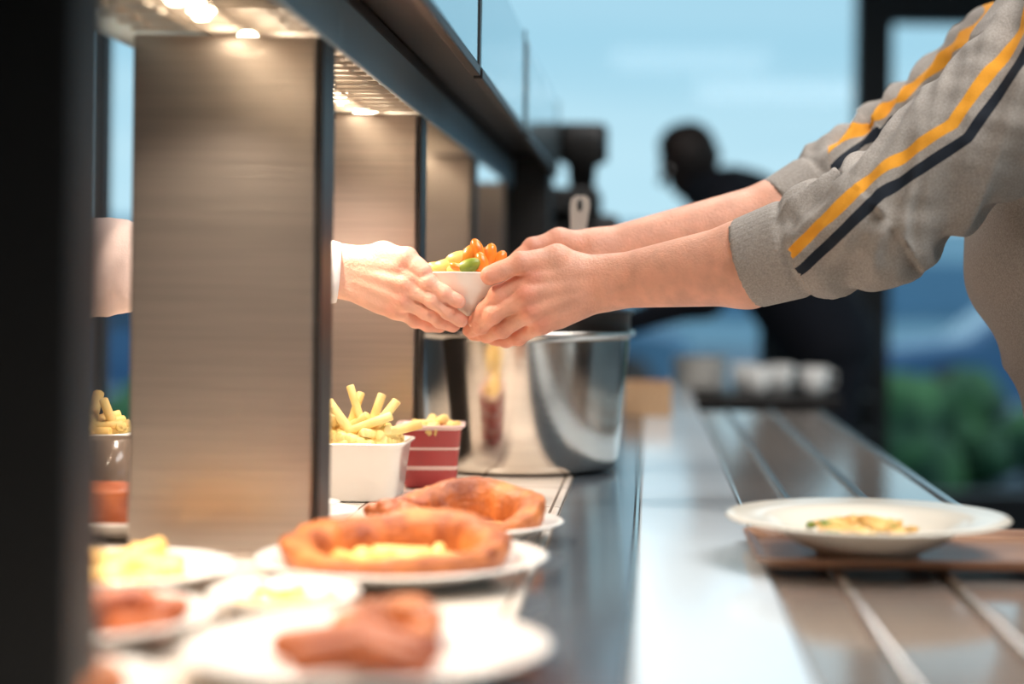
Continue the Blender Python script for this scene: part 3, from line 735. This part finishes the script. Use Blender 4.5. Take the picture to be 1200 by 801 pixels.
# ------------------------------------------------------------------ room shell
box('floor',-5,6,-3,8.1,-.05,0,floorm,None,0)
box('ceiling',-5,6,-3,8.1,3.0,3.05,ceilm,None,0)
box('wall_left',-5.1,-5,-3,8.1,0,3,wallm,None,0)
box('wall_front',-5,6,-3.1,-3,0,3,wallm,None,0)
wb=empty('wall_back')
box('sill',-5,6,8.0,8.1,0,.1,framem,wb,0); box('lintel',-5,6,8.0,8.1,2.75,3.0,framem,wb,0)
wr=empty('wall_right')
box('sill',6,6.1,-3,8.1,0,.1,framem,wr,0); box('lintel',6,6.1,-3,8.1,2.75,3.0,framem,wr,0)
edges=[(-5,-4.9),(-2.64,-2.58),(.96,1.13),(3.4,3.55),(5.9,6)]
for i in range(4):
    w=empty('window_%d'%(i+1)); a=edges[i][1]; b=edges[i+1][0]
    box('stile',edges[i][0],edges[i][1],7.98,8.1,.1,2.75,framem,w,.003)
    if i==3: box('stile_end',edges[4][0],edges[4][1],7.98,8.1,.1,2.75,framem,w,.003)
    box('rail_low',a,b,7.99,8.09,.1,.24,framem,w,.003)
    box('rail_top',a,b,7.99,8.09,2.44 if i>=2 else 2.66,2.75,framem,w,.003)
    box('pane',a,b,8.04,8.046,.24,2.7,glassm,w,0)
for i,(a,b) in enumerate(((-3,0.5),(.6,4.2),(4.3,8.0))):
    w=empty('window_%d'%(i+5))
    box('stile',5.98,6.1,b,b+.1,.1,2.75,framem,w,.003)
    box('rail_low',5.99,6.09,a,b,.1,.24,framem,w,.003)
    box('pane',6.04,6.046,a,b,.24,2.7,glassm,w,0)

# ------------------------------------------------------------------ outside
grd=M('asphalt',(86,112,130),.9,0,.15,1.5)
box('ground',-60,60,8.12,90,-.25,-.2,grd,None,0)
leaf=M('hedge_leaves',(60,112,66),.8,0,0,3,.8,20,col2=(20,60,48))
def hedge(name,x0,x1,y,zt,seed):
    random.seed(seed); parts=[]
    for i in range(int((x1-x0)*26)):
        c=(random.uniform(x0,x1),y+random.uniform(-.35,.35),random.uniform(-.1,zt)); r=random.uniform(.12,.3)
        vv,ff=ellg(c,AX,[r,r,r*.9],10,7)
        vv=[tuple(Vector(p)+Vector((noise.noise(Vector(p)*9),noise.noise(Vector(p)*9+Vector((5,0,0))),noise.noise(Vector(p)*9+Vector((0,5,0)))))*.09) for p in vv]
        parts.append((vv,ff))
    v,f=merge(parts); mk(name,v,f,leaf)
hedge('hedge',1.5,5.5,12.2,.4,2)
hedge('hedge',-6,-2.8,14,.2,9)
def car(name,x,y,col):
    e=empty(name); m=M(name+'_paint',col,.25,.3,.03,2,coat=.6); gl=M(name+'_glass',(30,44,56),.1)
    prof=[(-2.1,.25),(-2.15,.6),(-2.05,.8),(-1.2,.92),(-.6,1.38),(.7,1.42),(1.5,.98),(2.05,.88),(2.15,.55),(2.1,.25)]
    V=[];F=[]
    for s,(yy,k) in enumerate(((-.85,.93),(-.8,1),(.8,1),(.85,.93))):
        for (a,b) in prof: V.append((x+a*k,y+yy,-.2+b*k))
    n=len(prof)
    for s in range(3):
        for i in range(n): F.append((s*n+i,s*n+(i+1)%n,(s+1)*n+(i+1)%n,(s+1)*n+i))
    F+=[tuple(range(n))[::-1],tuple(3*n+i for i in range(n))]
    mk('body',V,F,m,e,False)
    mk('side_window',[(x-.95,y-.87,.73),(x+1.2,y-.87,.75),(x+.6,y-.82,1.12),(x-.5,y-.82,1.09)],[(0,1,2,3)],gl,e,False)
    for i,xx in enumerate((-1.35,1.35)):
        o=lathe('wheel_%d'%(i+1),[(0,-.1),(.3,-.1),(.32,-.05),(.32,.1),(0,.1)],(0,0,0),blackm,e,seg=32); o.data.transform(Matrix.Translation((x+xx,y-.82,.12))@Matrix.Rotation(math.pi/2,4,'X'))
car('parked_car',4.6,19,(70,110,150)); car('parked_car',9.6,19.5,(180,200,214)); car('parked_car',-6.5,20,(50,90,130)); car('parked_car',-1.6,21,(90,130,160))
of=empty('office_building')
bm_=M('facade',(140,180,200),.7,0,.06,.3); b2=M('facade_windows',(80,124,156),.2,0,.05,.3)
box('block',-45,45,45,55,-.2,3.0,bm_,of,0); 
for i in range(14): box('glazing_%d'%i,-42+i*6,-38+i*6,44.9,44.99,.6,2.1,b2,of,0)

# ------------------------------------------------------------------ light
w=bpy.data.worlds.new('sky'); S.world=w; w.use_nodes=True; N=w.node_tree.nodes; L=w.node_tree.links
bg=N['Background']; tc=N.new('ShaderNodeTexCoord'); sx=N.new('ShaderNodeSeparateXYZ'); rp=N.new('ShaderNodeValToRGB')
L.new(tc.outputs['Generated'],sx.inputs[0])
mp=N.new('ShaderNodeMapping'); mp.inputs['Scale'].default_value=(1,1,16); nz=N.new('ShaderNodeTexNoise'); nz.inputs['Scale'].default_value=2.6
L.new(tc.outputs['Generated'],mp.inputs[0]); L.new(mp.outputs[0],nz.inputs['Vector'])
ad=N.new('ShaderNodeMath'); ad.operation='MULTIPLY_ADD'; ad.inputs[1].default_value=.16; L.new(nz.outputs['Fac'],ad.inputs[0]); L.new(sx.outputs['Z'],ad.inputs[2])
L.new(ad.outputs[0],rp.inputs[0])
e=rp.color_ramp.elements; e[0].position=.02; e[0].color=(*lin((150,194,210)),1); e[1].position=.7; e[1].color=(*lin((222,232,238)),1)
x=e.new(.13); x.color=(*lin((182,212,222)),1); x=e.new(.22); x.color=(*lin((156,196,212)),1)
L.new(rp.outputs[0],bg.inputs[0]); bg.inputs[1].default_value=1.2
def area(name,loc,sx_,sy_,power,col,rot=(0,0,0)):
    l=bpy.data.lights.new(name,'AREA'); l.shape='RECTANGLE'; l.size=sx_; l.size_y=sy_; l.energy=power; l.color=col
    o=bpy.data.objects.new(name,l); o.location=loc; o.rotation_euler=rot; link(o); return o
area('fill_light',(1.2,1.0,2.95),1.6,1.6,75,(1,.97,.94))  # unseen fill lamps added overhead to brighten the dim interior
area('fill_light',(.3,3.0,2.95),1.2,1.2,35,(1,.97,.94))
sun=bpy.data.lights.new('sun','SUN'); sun.energy=.8; sun.angle=.1; sun.color=(1,.95,.88); so=bpy.data.objects.new('sun',sun); so.rotation_euler=(math.radians(62),0,math.radians(60)); link(so)

# ------------------------------------------------------------------ camera
cam=bpy.data.cameras.new('camera'); co=bpy.data.objects.new('camera',cam); link(co)
co.location=(0,0,1.15); co.rotation_euler=(math.pi/2,-math.radians(.7),0)
cam.sensor_width=36; cam.lens=60; cam.shift_x=-160/1200; cam.shift_y=-55.5/1200
cam.clip_start=.05; cam.clip_end=300
cam.dof.use_dof=True; cam.dof.focus_distance=1.97; cam.dof.aperture_fstop=1.7; cam.dof.aperture_blades=0
S.camera=co
